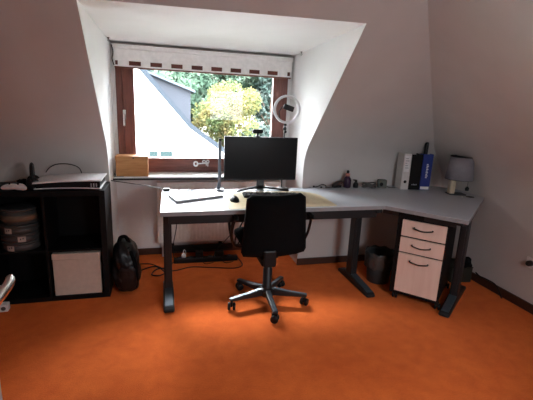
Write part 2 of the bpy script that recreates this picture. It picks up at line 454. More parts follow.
# backrest: rounded, slightly tapering, curved panel
def panel(w0, w1, z0, z1, y0, y1, th, rad, curve, n=14, mz=16):
    b = bmesh.new(); F = []; B = []
    for j in range(mz+1):
        t = j/mz; z = z0+(z1-z0)*t; hw = (w0+(w1-w0)*t)/2
        dz = min(z-z0, z1-z); 
        rad_ = rad if z > (z0+z1)/2 else rad*.45
        if dz < rad_: hw -= rad_-math.sqrt(max(rad_*rad_-(rad_-dz)**2, 0))
        y = y0+(y1-y0)*t
        fr, br = [], []
        for i in range(n+1):
            s = 2*i/n-1; e = max(0, 1-abs(s)**8)*max(.0, 1-abs(2*t-1)**12)
            yy = y+curve*s*s
            fr.append(b.verts.new((s*hw, yy-th/2*(.35+.65*e), z))); br.append(b.verts.new((s*hw, yy+th/2*(.35+.65*e), z)))
        F.append(fr); B.append(br)
    for j in range(mz):
        for i in range(n):
            b.faces.new([F[j][i], F[j][i+1], F[j+1][i+1], F[j+1][i]]); b.faces.new([B[j][i+1], B[j][i], B[j+1][i], B[j+1][i+1]])
        b.faces.new([B[j][0], F[j][0], F[j+1][0], B[j+1][0]]); b.faces.new([F[j][n], B[j][n], B[j+1][n], F[j+1][n]])
    for i in range(n):
        b.faces.new([B[0][i], B[0][i+1], F[0][i+1], F[0][i]]); b.faces.new([F[mz][i], F[mz][i+1], B[mz][i+1], B[mz][i]])
    for f in b.faces: f.smooth = True
    return b
m = MB(); m._merge(panel(.430, .365, .448, .850, -.245, -.29, .05, .030, .045), Matrix.Translation((-.010, 0, 0)) @ Matrix.Rotation(-.03, 4, 'Y'))
m.build('backrest', FABRIC, ch)
m = MB(); m._merge(panel(.40, .42, -.20, .21, 0, 0, .075, .07, -.01), Matrix.Translation((-.01, .0, .475)) @ Matrix.Rotation(-PI/2, 4, 'X'))
m.build('seat', FABRIC, ch)
MB().box((-.16, -.15, .41), (.16, .15, .44), .01).build('seat_pan', BLACK, ch)
m = MB().box((-.115, -.26, .385), (-.02, -.02, .43), .01).box((-.11, -.285, .39), (-.03, -.255, .50), .01).box((-.05, -.08, .36), (.05, .09, .415), .012)
m.build('mechanism', BLACK, ch)
MB().lathe([(.0, .07), (.034, .07), (.036, .13), (.032, .135), (.032, .26), (.028, .265), (.028, .37), (0, .37)], 20).build('gas_column', STEEL, ch)
for s in (-1, 1):
    pts = smoothpath([(s*.15, .0, .425), (s*.235, .0, .44), (s*.265, -.02, .50), (s*.27, -.05, .58), (s*.262, -.09, .645), (s*.255, -.14, .665), (s*.255, .02, .675), (s*.262, .09, .655), (s*.268, .07, .57), (s*.255, .03, .47)], 6)
    MB().tube(pts, .012, 8, flat=(1.2, .8)).build('armrest', BLACK, ch)
MB().lathe([(0, .045), (.03, .045), (.05, .06), (.05, .095), (.035, .115), (0, .115)], 20).build('hub', BLACK, ch)
for px, py in ((.426, 2.344), (.531, 2.655), (.684, 2.13), (.975, 2.313), (.899, 2.655)):
    ang = math.atan2(py-2.41, px-.70); R_ = .27
    M = Matrix.Rotation(ang, 4, 'Z')
    lg = MB().prism([(.03, .062), (R_-.01, .066), (R_+.015, .068), (R_+.015, .082), (.15, .095), (.03, .112)], -.018, .018, 'XZ', bev=.004, M=M)
    lo = lg.build('base_leg', STEEL, ch)
    MB().prism([(.05, .1125), (.15, .0965), (R_+.012, .0835), (R_+.012, .0865), (.15, .1), (.05, .116)], -.012, .012, 'XZ', M=M).build('leg_strip', CHROMEISH, lo)
    Mc = Matrix.Translation((R_*math.cos(ang), R_*math.sin(ang), 0)) @ Matrix.Rotation(ang+1.1, 4, 'Z')
    c = MB()
    for sx in (-.017, .017): c.lathe([(0, -.009), (.022, -.009), (.0265, -.005), (.0265, .005), (.022, .009), (0, .009)], 18, Mc, ax='Y', org=(0, sx, .0265))
    c.box((-.022, -.007, .028), (.018, .007, .062), .004, Mc)
    c.build('caster', BLACK, lo)

# ------------------------------------------------------------------ drawer pedestal
pe = thing('drawer_pedestal', 'black rolling drawer pedestal with three pale pinkish fronts under the right wing', 'drawer unit', (1.649, 2.28, 0), math.atan2(-.7418, .6706))
MB().box((-.037, .0, .055), (.300, .50, .672), .004).build('body', BLACKL, pe)
for z0, z1 in ((.507, .628), (.388, .500), (.082, .382)):
    d = MB().box((.0, -.017, z0+.002), (.292, -.001, z1-.002), .002).build('drawer', BEECH, pe)
    zc = z1-.052
    pts = smoothpath([(.085, -.018, zc+.006), (.088, -.035, zc+.003), (.145, -.040, zc-.006), (.202, -.035, zc+.003), (.205, -.018, zc+.006)], 6)
    MB().tube(pts, .0045, 8).build('handle', STEEL, d)
for cx, cy in ((.0, .04), (.30, .04), (.0, .46), (.30, .46)):
    m = MB()
    for sx in (-.012, .012): m.lathe([(0, -.007), (.018, -.007), (.023, -.003), (.023, .003), (.018, .007), (0, .007)], 16, Matrix.Translation((cx, cy, 0)), ax='X', org=(sx, 0, .023))
    m.box((cx-.006, cy-.015, .022), (cx+.006, cy+.015, .057), .003)
    m.build('caster', BLACK, pe)

# ------------------------------------------------------------------ shelf unit on the left
sx1, sy0, sy1 = -.375, 2.68, 2.992
sh = thing('cube_shelf', 'black cube shelf unit against the left part of the back wall', 'shelf')
sxs = [sx1, sx1-.037, sx1-.037-.33, sx1-.037-.345, sx1-.037-.675, sx1-.037-.69, sx1-.037-1.02, sx1-.074-1.02]
X0 = sxs[-1]
MB().box((X0, sy0, .735), (sx1, sy1, .772), .001).build('top_board', BLACKL, sh)
MB().box((X0, sy0, 0), (sx1, sy1, .032), .001).build('bottom_board', BLACKL, sh)
MB().box((sxs[1], sy0, .0325), (sx1, sy1, .7345), .001).build('side_panel', BLACKL, sh)
MB().box((X0, sy0, .0325), (sxs[6], sy1, .7345), .001).build('side_panel', BLACKL, sh)
for a, b in ((sxs[2], sxs[3]), (sxs[4], sxs[5])):
    MB().box((b, sy0+.002, .0325), (a, sy1-.002, .7345), 0).build('divider', BLACKL, sh)
for a, b in ((sxs[1], sxs[2]), (sxs[3], sxs[4]), (sxs[5], sxs[6])):
    MB().box((b+.0005, sy0+.002, .353), (a-.0005, sy1-.01, .368), 0).build('shelf_board', BLACKL, sh)
MB().box((sxs[6], sy1-.008, .0325), (sxs[1], sy1-.001, .7345), 0).build('back_panel', BLACKL, sh)

# cardboard storage box in the lower compartment
bx = thing('storage_box', 'pale beige box filling the lower compartment of the black shelf', 'box', (-.578, 2.69, .0325))
MB().box((-.148, 0, 0), (.148, .28, .262), .004).build('box_body', PAPER, bx)
MB().box((-.151, -.003, .262), (.151, .283, .305), .005).build('lid', PAPER, bx)

# four round tins stacked in the upper left compartment
tx, ty, tz = -.925, 2.80, .368
labs = ['dark grey round tin at the bottom of the stack in the shelf, white label left', 'dark grey round tin second from the bottom, its white label to the right', 'dark grey round tin third from the bottom, white label left of centre', 'wider-banded dark round tin with a tan band, topmost of the shelf stack']
for k, (h, r, lx) in enumerate(((.060, .118, -.035), (.058, .118, .035), (.058, .118, -.04), (.105, .108, None))):
    t_ = thing('round_tin', labs[k], 'tin', (tx, ty, tz), 0, 'round tins stacked in the shelf')
    MB().lathe([(0, 0), (r-.006, 0), (r, .005), (r, h-.016), (0, h-.016)], 40).build('tin_body', TIN, t_)
    MB().lathe([(0, h-.016), (r+.002, h-.016), (r+.002, h-.004), (r-.006, h-.0005), (0, h-.0005)], 40).build('lid', TIN, t_)
    if lx is not None:
        a0 = -PI/2+lx/r
        m = MB(); seg = 6; w = .38
        m.use(0)
        for i in range(seg):
            aa, ab = a0-w/2+w*i/seg, a0-w/2+w*(i+1)/seg; rr = r+.0015
            m.quad((rr*math.cos(aa), rr*math.sin(aa), .006), (rr*math.cos(ab), rr*math.sin(ab), .006), (rr*math.cos(ab), rr*math.sin(ab), .041), (rr*math.cos(aa), rr*math.sin(aa), .041))
        m.use(1)
        for i, zz in ((-1, .026), (1, .030)):
            aa = a0+i*.06; rr = r+.003
            m.quad((rr*math.cos(aa-.03), rr*math.sin(aa-.03), zz-.007), (rr*math.cos(aa+.03), rr*math.sin(aa+.03), zz-.005), (rr*math.cos(aa+.03), rr*math.sin(aa+.03), zz+.006), (rr*math.cos(aa-.03), rr*math.sin(aa-.03), zz+.004))
        m.build('label_sticker', [mat('sticker', (.42, .36, .32), .8), DGREYP], t_)
    else:
        MB().lathe([(r+.0012, .022), (r+.0012, .062)], 40).build('tan_band', TAN, t_)
    tz += h

# ------------------------------------------------------------------ on the shelf
gc = thing('game_console', 'white and black slab-shaped game console lying flat on the black shelf', 'game console', (-.596, 2.695, .772), .0)
def wing(z0, z1, th, y0, y1, x0, x1, nm, m_):
    b = bmesh.new(); n = 12; T = []; Bm = []
    for i in range(n+1):
        s = i/n; xx = x0+(x1-x0)*s
        rt, rb = [], []
        for j in range(7):
            t = j/6; yy = y0+(y1-y0)*t
            zz = z0+(z1-z0)*s+.006*math.sin(PI*s)-.003*(2*t-1)**2
            rt.append(b.verts.new((xx, yy, zz+th))); rb.append(b.verts.new((xx, yy, zz)))
        T.append(rt); Bm.append(rb)
    for i in range(n):
        for j in range(6):
            b.faces.new([T[i][j], T[i+1][j], T[i+1][j+1], T[i][j+1]]); b.faces.new([Bm[i][j+1], Bm[i+1][j+1], Bm[i+1][j], Bm[i][j]])
        b.faces.new([Bm[i][0], Bm[i+1][0], T[i+1][0], T[i][0]]); b.faces.new([T[i][6], T[i+1][6], Bm[i+1][6], Bm[i][6]])
    for j in range(6):
        b.faces.new([T[0][j], T[0][j+1], Bm[0][j+1], Bm[0][j]]); b.faces.new([Bm[n][j], Bm[n][j+1], T[n][j+1], T[n][j]])
    bmesh.ops.recalc_face_normals(b, faces=b.faces)
    m = MB(); m._merge(b); return m.build(nm, m_, gc)
wing(.010, .010, .005, .0, .27, -.20, .20, 'lower_shell', WHITEP)
MB().prism([(-.192, .011), (.192, .011), (.192, .064), (.10, .060), (-.192, .047)], .008, .262, 'XZ', bev=.006).build('black_core', mat('gloss_black', (.004, .004, .006), .25, spec=.25), gc)
wing(.045, .062, .009, .0, .27, -.205, .205, 'upper_shell', WHITEP)
MB().lathe([(0, 0), (.055, 0), (.055, .010), (0, .010)], 24, Matrix.Translation((0, .13, .0005))).build('stand_disc', BLACK, gc)
m = MB()
for k in range(3): m.box((.135+.016*k, .0045, .018+.0), (.143+.016*k, .0075, .044), .001)
m.build('front_ports', GREYP, gc)

# white game controller
gp = thing('game_controller', 'white game controller lying left of the console on the shelf', 'game controller', (-.905, 2.722, .772), -.2)
b = bmesh.new(); bmesh.ops.create_uvsphere(b, u_segments=28, v_segments=16, radius=1)
for v in b.verts:
    x, y, z = v.co
    k = abs(x); v.co = Vector((x*.078, y*.036-.045*max(0, k-.45)**1.2, z*.020*(1+.35*k)+.025-.008*k))
for f in b.faces: f.smooth = True
m = MB(); m._merge(b); m.build('shell', WHITEP, gp)
m = MB().sphere((0, .004, .040), (.028, .018, .007))
m.build('touch_pad', BLACK, gp)
for s in (-1, 1): MB().lathe([(.005, 0), (.004, .008), (.009, .012), (.0085, .015), (0, .014)], 14, Matrix.Translation((s*.026, -.016, .036))).build('thumb_stick', BLACK, gp)

# black headphones standing on edge
hp = thing('headphones', 'black over-ear headphones standing beside the console on the shelf', 'headphones', (-.822, 2.79, .772), 1.80)
pts = [(.062*math.cos(a_), 0, .080+.068*math.sin(a_)) for a_ in [(-.25+i*(PI+.5)/18) for i in range(19)]]
MB().tube(pts, .016, 10, flat=(1.3, .8)).build('headband', BLACK, hp)
for s in (-1, 1):
    MB().lathe([(0, 0), (.036, 0), (.038, .008), (.034, .022), (.022, .026), (0, .027)], 24, Matrix.Translation((s*.046, 0, .042)) @ Matrix.Rotation(s*PI/2, 4, 'Y')).build('ear_cup', BLACK, hp)
pc = thing('black_pouch', 'small crumpled black pouch between white controller and headphones', 'pouch', (-.890, 2.83, .772))
m = MB(); b = bmesh.new(); bmesh.ops.create_icosphere(b, subdivisions=4, radius=1)
for v in b.verts:
    d_ = 1+.12*math.sin(7*v.co.x+3*v.co.y)+.08*math.sin(11*v.co.z+5*v.co.x)
    v.co = Vector((v.co.x*.045*d_, v.co.y*.035*d_, max(0, .022+v.co.z*.030*d_)))
for f in b.faces: f.smooth = True
m._merge(b); m.build('pouch_body', FABRIC, pc)
MB().tube(smoothpath([(-.03, -.02, .035), (-.04, -.05, .02), (-.015, -.055, .004), (.02, -.04, .004)]), .003, 6).build('cord', BLACK, pc)

def cable(name, pts, r, label, m_=BLACK, k=8):
    return tag(MB().tube(smoothpath(pts, k), r, 6).build(name, m_), label, 'cable')
cable('power_cable', [(-.79, 2.97, .845), (-.76, 2.955, .88), (-.71, 2.95, .905), (-.63, 2.95, .905), (-.57, 2.955, .875), (-.555, 2.975, .80), (-.55, 2.98, .776)], .0035, 'thin dark cable looping up the wall behind the console')
cable('long_cable', [(-.369, 2.985, .782), (-.345, 2.975, .778), (-.25, 2.97, .764), (-.12, 2.95, .748), (-.03, 2.90, .738), (.0, 2.88, .7245)], .0028, 'thin black cable spanning from the black shelf to the desk')
# small black box at the desk corner
tag(MB().box((.002, 2.868, .7205), (.05, 2.905, .738), .004).build('adapter', BLACK), 'small black adapter on the rear left desk corner', 'adapter')

# ------------------------------------------------------------------ bag beside the shelf
bg = thing('backpack', 'black backpack slumped on the carpet beside the black shelf', 'bag', (-.262, 2.80, 0), .0)
b = bmesh.new(); bmesh.ops.create_icosphere(b, subdivisions=5, radius=1)
for v in b.verts:
    x, y, z = v.co; t = (z+1)/2
    sq = lambda q: math.copysign(abs(q)**.75, q)
    hw = .102*(1.0-.32*t**2.2); hd = .140*(1.0-.35*t**2)
    nx, ny = sq(x), sq(y)
    wr = 1+.05*math.sin(9*z+4*x)+.035*math.sin(17*z-6*y)+.03*math.sin(13*x+8*z)
    v.co = Vector((nx*hw*wr+.0*t-.018*t, ny*hd*wr, max(.0, .195+sq(z)*.205)))
for f in b.faces: f.smooth = True
m = MB(); m._merge(b); m.build('bag_body', MESHB, bg)
b = bmesh.new(); bmesh.ops.create_icosphere(b, subdivisions=4, radius=1)
for v in b.verts:
    x, y, z = v.co; sq = lambda q: math.copysign(abs(q)**.6, q)
    v.co = Vector((.01+sq(x)*.06, -.105+sq(y)*.032, .135+sq(z)*.10))
for f in b.faces: f.smooth = True
m = MB(); m._merge(b); m.build('front_pocket', MESHB, bg)
MB().tube(smoothpath([(-.045, -.04, .375), (-.035, -.05, .415), (.0, -.05, .42), (.02, -.04, .37)]), .008, 8, flat=(1.6, .5)).build('carry_handle', FABRIC, bg)
MB().tube(smoothpath([(.02, -.075, .35), (.055, -.105, .26), (.07, -.115, .16), (.06, -.10, .05)]), .010, 8, flat=(1.6, .4)).build('shoulder_strap', FABRIC, bg)

# ------------------------------------------------------------------ window sill things
pb = thing('wooden_box', 'small pine box on the left end of the window sill', 'box', (-.235, 3.225, .765))
MB().box((-.122, 0, 0), (.122, .14, .135), .003).build('box_body', PINE, pb)
MB().box((-.125, -.003, .1355), (.125, .143, .165), .003).build('lid', PINE, pb)
MB().lathe([(0, -.004), (.006, -.004), (.006, .0), (0, .0)], 12, Matrix.Translation((.012, -.003, .15)), ax='Y').build('knob', DGREYP, pb)
tag(MB().box((-.366, 3.216, .7655), (-.360, 3.23, .785), .001).tube(smoothpath([(-.363, 3.224, .785), (-.368, 3.222, .79), (-.372, 3.220, .77), (-.350, 3.219, .7685), (-.30, 3.218, .7685)]), .0025, 6).build('loose_cord', BLACK), 'small dark cord end on the sill by the pine box', 'cord')
# key ornament on the bottom frame
kx, kz, ky = .285, .842, 3.419
m = MB()
ring = [(kx+.016*math.cos(2*PI*i/18), ky, kz+.018*math.sin(2*PI*i/18)) for i in range(18)]
m.tube(ring, .0075, 8, closed=True)
m.tube([(kx+.014, ky, kz+.002), (kx+.115, ky, kz+.008)], .0065, 8)
for i, hh in ((0, -.020), (1, -.028)): m.box((kx+.088+i*.014, ky-.003, kz+.006+hh), (kx+.096+i*.014, ky+.003, kz+.008), .001)
m.tube([(kx+.072+.012*math.cos(2*PI*i/14), ky, kz+.021+.010*math.sin(2*PI*i/14)) for i in range(14)], .005, 6, closed=True)
m.tube([(kx+.104+.012*math.cos(2*PI*i/14), ky, kz+.021+.010*math.sin(2*PI*i/14)) for i in range(14)], .005, 6, closed=True)
tag(m.build('key_ornament', WHITEP), 'white key-shaped ornament on the lower window frame', 'ornament')

# ------------------------------------------------------------------ on the desk
D = ZT+.0006
mo = thing('monitor', 'wide black computer monitor on the desk before the window', 'monitor', (.748, 2.90, D), -.0)
MB().box((-.292, .0, .072), (.292, .022, .410), .004).build('housing', BLACK, mo)
MB().box((-.286, -.002, .086), (.286, .0, .404), 0).build('screen', SCREEN, mo)
MB().box((-.03, .003, .0), (.03, .018, .10), .004).box((-.10, .022, .15), (.10, .045, .33), .01).build('neck', DGREYP, mo)
m = MB()
for s in (-1, 1): m.tube([(0, .005, .016), (s*.10, -.035, .013), (s*.205, -.100, .006)], [.012, .010, .006], 8, flat=(1.0, 1.0))
m.build('chevron_foot', BLACK, mo)
wc = thing('webcam', 'small black webcam clipped on the monitor top', 'webcam', (.712, 2.912, D+.410))
MB().box((-.042, -.018, .024), (.042, .014, .058), .012).build('camera_body', BLACK, wc)
MB().lathe([(0, -.004), (.010, -.004), (.010, 0), (0, 0)], 16, Matrix.Translation((0, -.018, .035)), ax='Y').build('lens', SCREEN, wc)
MB().box((-.016, -.017, .0005), (.016, .014, .010), .003).box((-.008, -.008, .008), (.008, .006, .024), .002).build('clip', BLACK, wc)

rl = thing('ring_light', 'white ring light on a thin stand behind the right side of the monitor', 'lamp', (.925, 2.893, D), 0)
n = 36; R0 = .099; cz = .625
b = bmesh.new()
m = MB().tube([(.008+R0*math.cos(2*PI*i/n), 0, cz+R0*math.sin(2*PI*i/n)) for i in range(n)], .0155, 10, closed=True, flat=(.65, 1.0))
m.build('ring', mat('ring_diffuser', (.70, .71, .74), .5), rl)
MB().tube([(0, .012, .012), (0, .012, .505)], .0065, 10).build('pole', DGREYP, rl)
MB().lathe([(0, 0), (.055, 0), (.055, .008), (.02, .014), (0, .014)], 28, Matrix.Translation((0, 0, 0))).build('foot', BLACK, rl)
MB().sphere((.0, .006, .478), (.014, .014, .016)).lathe([(.011, .50), (.011, .525), (0, .525)], 12, Matrix.Translation((0.002, .006, 0))).lathe([(0, -.014), (.011, -.014), (.011, .0), (0, 0)], 12, Matrix.Translation((0, 0, .455)), ax='Y').build('ball_joint', BLACK, rl)
m = MB().box((-.042, -.012, -.020), (.042, .004, .020), .004, Matrix.Translation((.018, -.006, cz+.012)) @ Matrix.Rotation(.28, 4, 'Y'))
m.tube([(-.03, 0, cz+.02), (-.055, 0, cz-.02), (-.045, .0, cz-.078)], .004, 8)
m.build('phone_holder', BLACK, rl)

ld = thing('bar_lamp', 'slim upright grey bar lamp on the desk left of the monitor', 'lamp', (.418, 2.875, D), 0)
MB().box((-.0115, -.007, .03), (.0115, .007, .372), .003).build('light_bar', mat('bar_grey', (.10, .115, .14), .4, .3), ld)
MB().box((-.010, -.006, .372), (.010, .006, .392), .003).build('end_cap', BLACK, ld)
MB().prism([(-.045, -.045), (.03, -.05), (.04, .03), (-.025, .035)], 0, .012, bev=.003).prism([(-.022, .01), (.006, .01), (.012, .06), (-.012, .06)], -.008, .008, 'XZ', bev=.002).build('foot', mat('bar_grey', (.10, .115, .14)), ld)

# desk pad with rounded corners
def rrect(pts, r, n=6):
    out = []; m_ = len(pts)
    for i in range(m_):
        p = Vector(pts[i]); a_ = (Vector(pts[i-1])-p).normalized(); c_ = (Vector(pts[(i+1) % m_])-p).normalized()
        rr = r[i] if isinstance(r, (list, tuple)) else r
        s_, e_ = p+a_*rr, p+c_*rr
        for k in range(n+1):
            t = k/n; q = (1-t)**2*s_+2*(1-t)*t*p+t*t*e_; out.append((q.x, q.y))
    return out
pad = rrect([(.400, 2.31), (1.150, 2.328), (1.165, 2.80), (.44, 2.80)], [.03, .02, .22, .05])
tag(MB().prism(pad, D, D+.002).build('desk_pad', CREAM), 'cream desk pad with rounded corners under mouse and keyboard', 'desk pad')
E = D+.0022
ms = thing('mouse', 'round black computer mouse on the cream desk pad', 'mouse', (.472, 2.515, E), .15)
b = bmesh.new(); bmesh.ops.create_uvsphere(b, u_segments=20, v_segments=12, radius=1)
for v in b.verts: v.co = Vector((v.co.x*.031, v.co.y*.045, max(0, v.co.z*.036+.004*v.co.y)))
for f in b.faces: f.smooth = True
m = MB(); m._merge(b); m.build('mouse_body', BLACK, ms)
MB().lathe([(0, -.003), (.007, -.003), (.007, .003), (0, .003)], 12, Matrix.Translation((0, .024, .030)), ax='X').build('scroll_wheel', GREYP, ms)
kb = thing('keyboard', 'black keyboard on the cream desk pad behind the chair back', 'keyboard', (.765, 2.64, E), -.10)
MB().box((-.205, -.06, 0), (.205, .06, .014), .004).build('keyboard_case', BLACK, kb)
m = MB()
for r in range(5):
    for c in range(15):
        if r == 0 and 3 < c < 9: continue
        m.box((-.197+c*.0264, -.052+r*.0212, .014), (-.197+c*.0264+.0225, -.052+r*.0212+.018, .0195), .002, seg=1)
m.box((-.197+4*.0264, -.052, .014), (-.197+9*.0264-.004, -.034, .0195), .002, seg=1)
m.build('key_caps', DGREYP, kb)
lp = thing('laptop', 'closed white laptop lying at the left end of the desk', 'laptop', (.032, 2.71, D), 0)
lpo = rrect([(.0, .0), (.052, -.215), (.385, -.07), (.335, .125)], .012, 4)
MB().prism(lpo, .002, .010, bev=.0015).build('lower_case', GREYP, lp)
MB().prism(lpo, .0105, .018, bev=.002).build('lid', WHITEP, lp)

# cables on the desk
cable('desk_cable', [(.10, 2.905, D+.004), (.17, 2.87, D+.003), (.22, 2.90, D+.003), (.30, 2.885, D+.003), (.36, 2.91, D+.003), (.47, 2.90, D+.003), (.60, 2.885, D+.003)], .0028, 'thin dark cable lying along the rear edge behind the laptop', DGREYP)
cable('desk_cable', [(.18, 2.915, D+.004), (.21, 2.87, D+.003), (.235, 2.84, D+.003), (.30, 2.845, D+.003)], .0028, 'short dark cable curling behind the white laptop', DGREYP)
cable('white_cable', [(.95, 2.90, D+.004), (1.05, 2.87, D+.003), (1.15, 2.90, D+.003), (1.24, 2.935, D+.003)], .0025, 'thin pale cable along the desk right of the monitor', GREYP)
ep = thing('earphones', 'black wired earphones lying by the knee wall right of the monitor', 'earphones', (1.285, 2.92, D))
MB().tube(smoothpath([(-.06, .02, .003), (-.02, .035, .006), (.02, .04, .020), (.045, .02, .012), (.03, -.01, .004), (.07, -.005, .004), (.12, .0, .004)]), .004, 6).build('cord', BLACK, ep)
for x, y in ((-.065, .02), (-.01, -.01)): MB().sphere((x, y, .008), (.010, .008, .008), seg=12).build('earbud', BLACK, ep)
gl = thing('sunglasses_case', 'dark elongated case tilted up on the desk left of the bottle', 'case', (1.43, 2.93, D), .15)
m = MB(); b = bmesh.new(); bmesh.ops.create_uvsphere(b, u_segments=20, v_segments=12, radius=1)
for v in b.verts: v.co = Vector((v.co.x*.058, v.co.y*.024, v.co.z*.017+.034+v.co.x*.016))
for f in b.faces: f.smooth = True
m._merge(b); m.build('case_body', mat('case_brown', (.03, .018, .018), .4), gl)
MB().box((-.045, -.02, 0), (.03, .02, .022), .004).build('case_foot', BLACK, gl)
bo = thing('bottle', 'dark purple bottle with a pink collar and black cap on the desk', 'bottle', (1.515, 2.925, D))
MB().lathe([(0, 0), (.030, 0), (.033, .005), (.033, .065), (.026, .082), (.018, .092), (.018, .098), (0, .098)], 24).build('bottle_body', PURPLE, bo)
MB().lathe([(.019, .098), (.020, .118), (.012, .122), (0, .122)], 20).build('collar', PINK, bo)
MB().lathe([(.011, .122), (.012, .140), (.009, .146), (0, .146)], 20).build('cap', BLACK, bo)
sj = thing('flask', 'small black flask standing just right of the purple bottle', 'flask', (1.592, 2.915, D))
MB().lathe([(0, 0), (.022, 0), (.023, .03), (.014, .045), (0, .045)], 20).build('flask_body', BLACK, sj)
MB().prism([(-.008, .045), (.010, .045), (.008, .068), (-.024, .070), (-.024, .060), (-.010, .058)], -.008, .008, 'XZ', bev=.002).build('nozzle', BLACK, sj)
co = thing('cable_coil', 'grey cable rolled into a flat coil on the desk', 'cable coil', (1.715, 2.905, D))
m = MB()
for k in range(6):
    rr = .050-.003*(k % 3); zz = .010+.014*(k//2)
    m.tube([(rr*1.25*math.cos(2*PI*i/20+k), .045*math.sin(2*PI*i/20+k), zz+.005*math.sin(2*PI*i/20*2+k)) for i in range(20)], .0045, 6, closed=True)
m.build('coil', mat('cord_grey', (.09, .09, .085), .6), co)
MB().box((-.012, -.055, .004), (.012, -.030, .030), .004).build('strap', DGREYP, co)
sp = thing('cube_speaker', 'small grey-green box with a round dark lens beside the coil', 'speaker', (1.835, 2.90, D), -.3)
MB().box((-.036, -.03, 0), (.036, .03, .070), .006).build('housing', mat('sage_grey', (.10, .115, .10), .6), sp)
MB().lathe([(0, -.003), (.014, -.003), (.016, 0), (0, 0)], 20, Matrix.Translation((-.012, -.030, .034)), ax='Y').build('lens', BLACK, sp)
MB().tube(smoothpath([(.032, .0, .02), (.06, -.01, .008), (.09, .005, .004), (.12, .0, .004)]), .003, 6).build('cord', BLACK, sp)

# binders
ra = -.20
def binder(x, y, w, h, d, m_, name, label, cat, extra=None):
    t_ = thing(name, label, cat, (x, y, D), ra)
    m = MB().box((0, 0, 0), (.003, d, h), .001).box((w-.003, 0, 0), (w, d, h), .001).box((.0, 0, 0), (w, .003, h), .001)
    m.build('cover', m_, t_)
    MB().box((.0045, .004, .006), (w-.0045, d-.006, h-.012), .001).build('pages', WLAB, t_)
    if extra: extra(t_, w, h)
    return t_
def ex1(t_, w, h):
    m = MB().box((.010, -.0008, h*.50), (w-.010, .0004, h*.95), 0); m.build('spine_label', WLAB, t_)
    m = MB()
    for k in range(5): m.box((.016, -.0014, h*.60+k*.020), (w-.018-.008*(k % 3), -.0008, h*.60+k*.020+.006), 0)
    m.build('writing', GREYP, t_)
    MB().lathe([(.0, -.0012), (.013, -.0012), (.013, 0)], 20, Matrix.Translation((w/2, 0, h*.22)), ax='Y').build('finger_hole', BLACK, t_)
def ex2(t_, w, h):
    m = MB()
    for k in range(4): m.box((.024+k*.012, -.0008, h*.13), (.031+k*.012, .0004, h*.13+.008+.003*(k % 2)), 0)
    m.build('writing', GREYP, t_)
def ex3(t_, w, h):
    m = MB()
    for k in range(9): m.box((w*.42, -.0008, h*.34+k*.014), (w*.58+.005*(k % 2), .0004, h*.34+k*.014+.009), 0)
    m.build('writing', WLAB, t_)
    MB().box((.004, -.0008, .006), (w-.006, .0004, .030), 0).build('spine_label', WLAB, t_)
binder(1.968, 2.820, .066, .305, .13, mat('white_card', (.62, .60, .58), .6), 'ring_binder', 'white ring binder with a dark round hole, left of the black one', 'binder', ex1)
binder(2.036, 2.806, .094, .302, .13, BLACKL, 'ring_binder', 'wide black ring binder between the white and the blue one', 'binder', ex2)
binder(2.132, 2.786, .086, .308, .07, BLUE, 'ring_binder', 'blue binder with white lettering, rightmost of the standing binders', 'binder', ex3)
pt = thing('table_tripod', 'thin black stick standing up behind the blue binder', 'tripod', (2.222, 2.885, D))
MB().lathe([(0, .02), (.013, .02), (.014, .25), (.017, .26), (.017, .39), (.012, .400), (0, .400)], 16).build('shaft', BLACK, pt)
MB().lathe([(0, 0), (.022, 0), (.022, .012), (.012, .02), (0, .02)], 16).build('foot', BLACK, pt)

# table lamp
tl = thing('table_lamp', 'small table lamp with a grey fabric shade and pale wooden post', 'lamp', (2.355, 2.60, D), -.25)
m = MB().lathe([(.108, .128), (.088, .314)], 36); m.lathe([(.1065, .128), (.0865, .314)], 36)
m.lathe([(.1065, .128), (.108, .128)], 36).lathe([(.0865, .314), (.088, .314)], 36)
m.build('lamp_shade', SHADE, tl)
MB().tube([(.1075*math.cos(2*PI*i/36), .1075*math.sin(2*PI*i/36), .128) for i in range(36)], .002, 6, closed=True).build('shade_rim', DGREYP, tl)
MB().tube([(.0885*math.cos(2*PI*i/36), .0885*math.sin(2*PI*i/36), .3145) for i in range(36)], .003, 6, closed=True).build('top_rim', BLACK, tl)
MB().box((-.072, -.025, .0), (-.030, .025, .13), .004).build('wooden_post', wood('pale_wood', (.55, .45, .30), (.68, .58, .42), .5, 'Z'), tl)
MB().box((-.075, -.045, -.0002), (.06, .045, .010), .003).build('base_plate', DGREYP, tl)
m = MB().tube([(-.050, 0, .13), (-.050, 0, .16), (0, 0, .18), (0, 0, .215)], .007, 8)
for k in range(3): m.tube([(0, 0, .20), (.099*math.cos(2.1*k), .099*math.sin(2.1*k), .20)], .0018, 6)
m.build('shade_carrier', CHROME, tl)
MB().sphere((0, 0, .235), (.025, .025, .032)).build('bulb', WHITEP, tl)
MB().tube([(.052, -.05, .20), (.052, -.052, .075)], .0015, 6).lathe([(0, .040), (.014, .044), (.016, .065), (.006, .078), (0, .078)], 14, Matrix.Translation((.052, -.052, 0))).build('pull_switch', BLACK, tl)
tag(MB().sphere((2.30, 2.475, D+.008), (.006, .006, .008), seg=10).build('small_bead', WHITEP), 'tiny pale bead in front of the table lamp', 'bead')

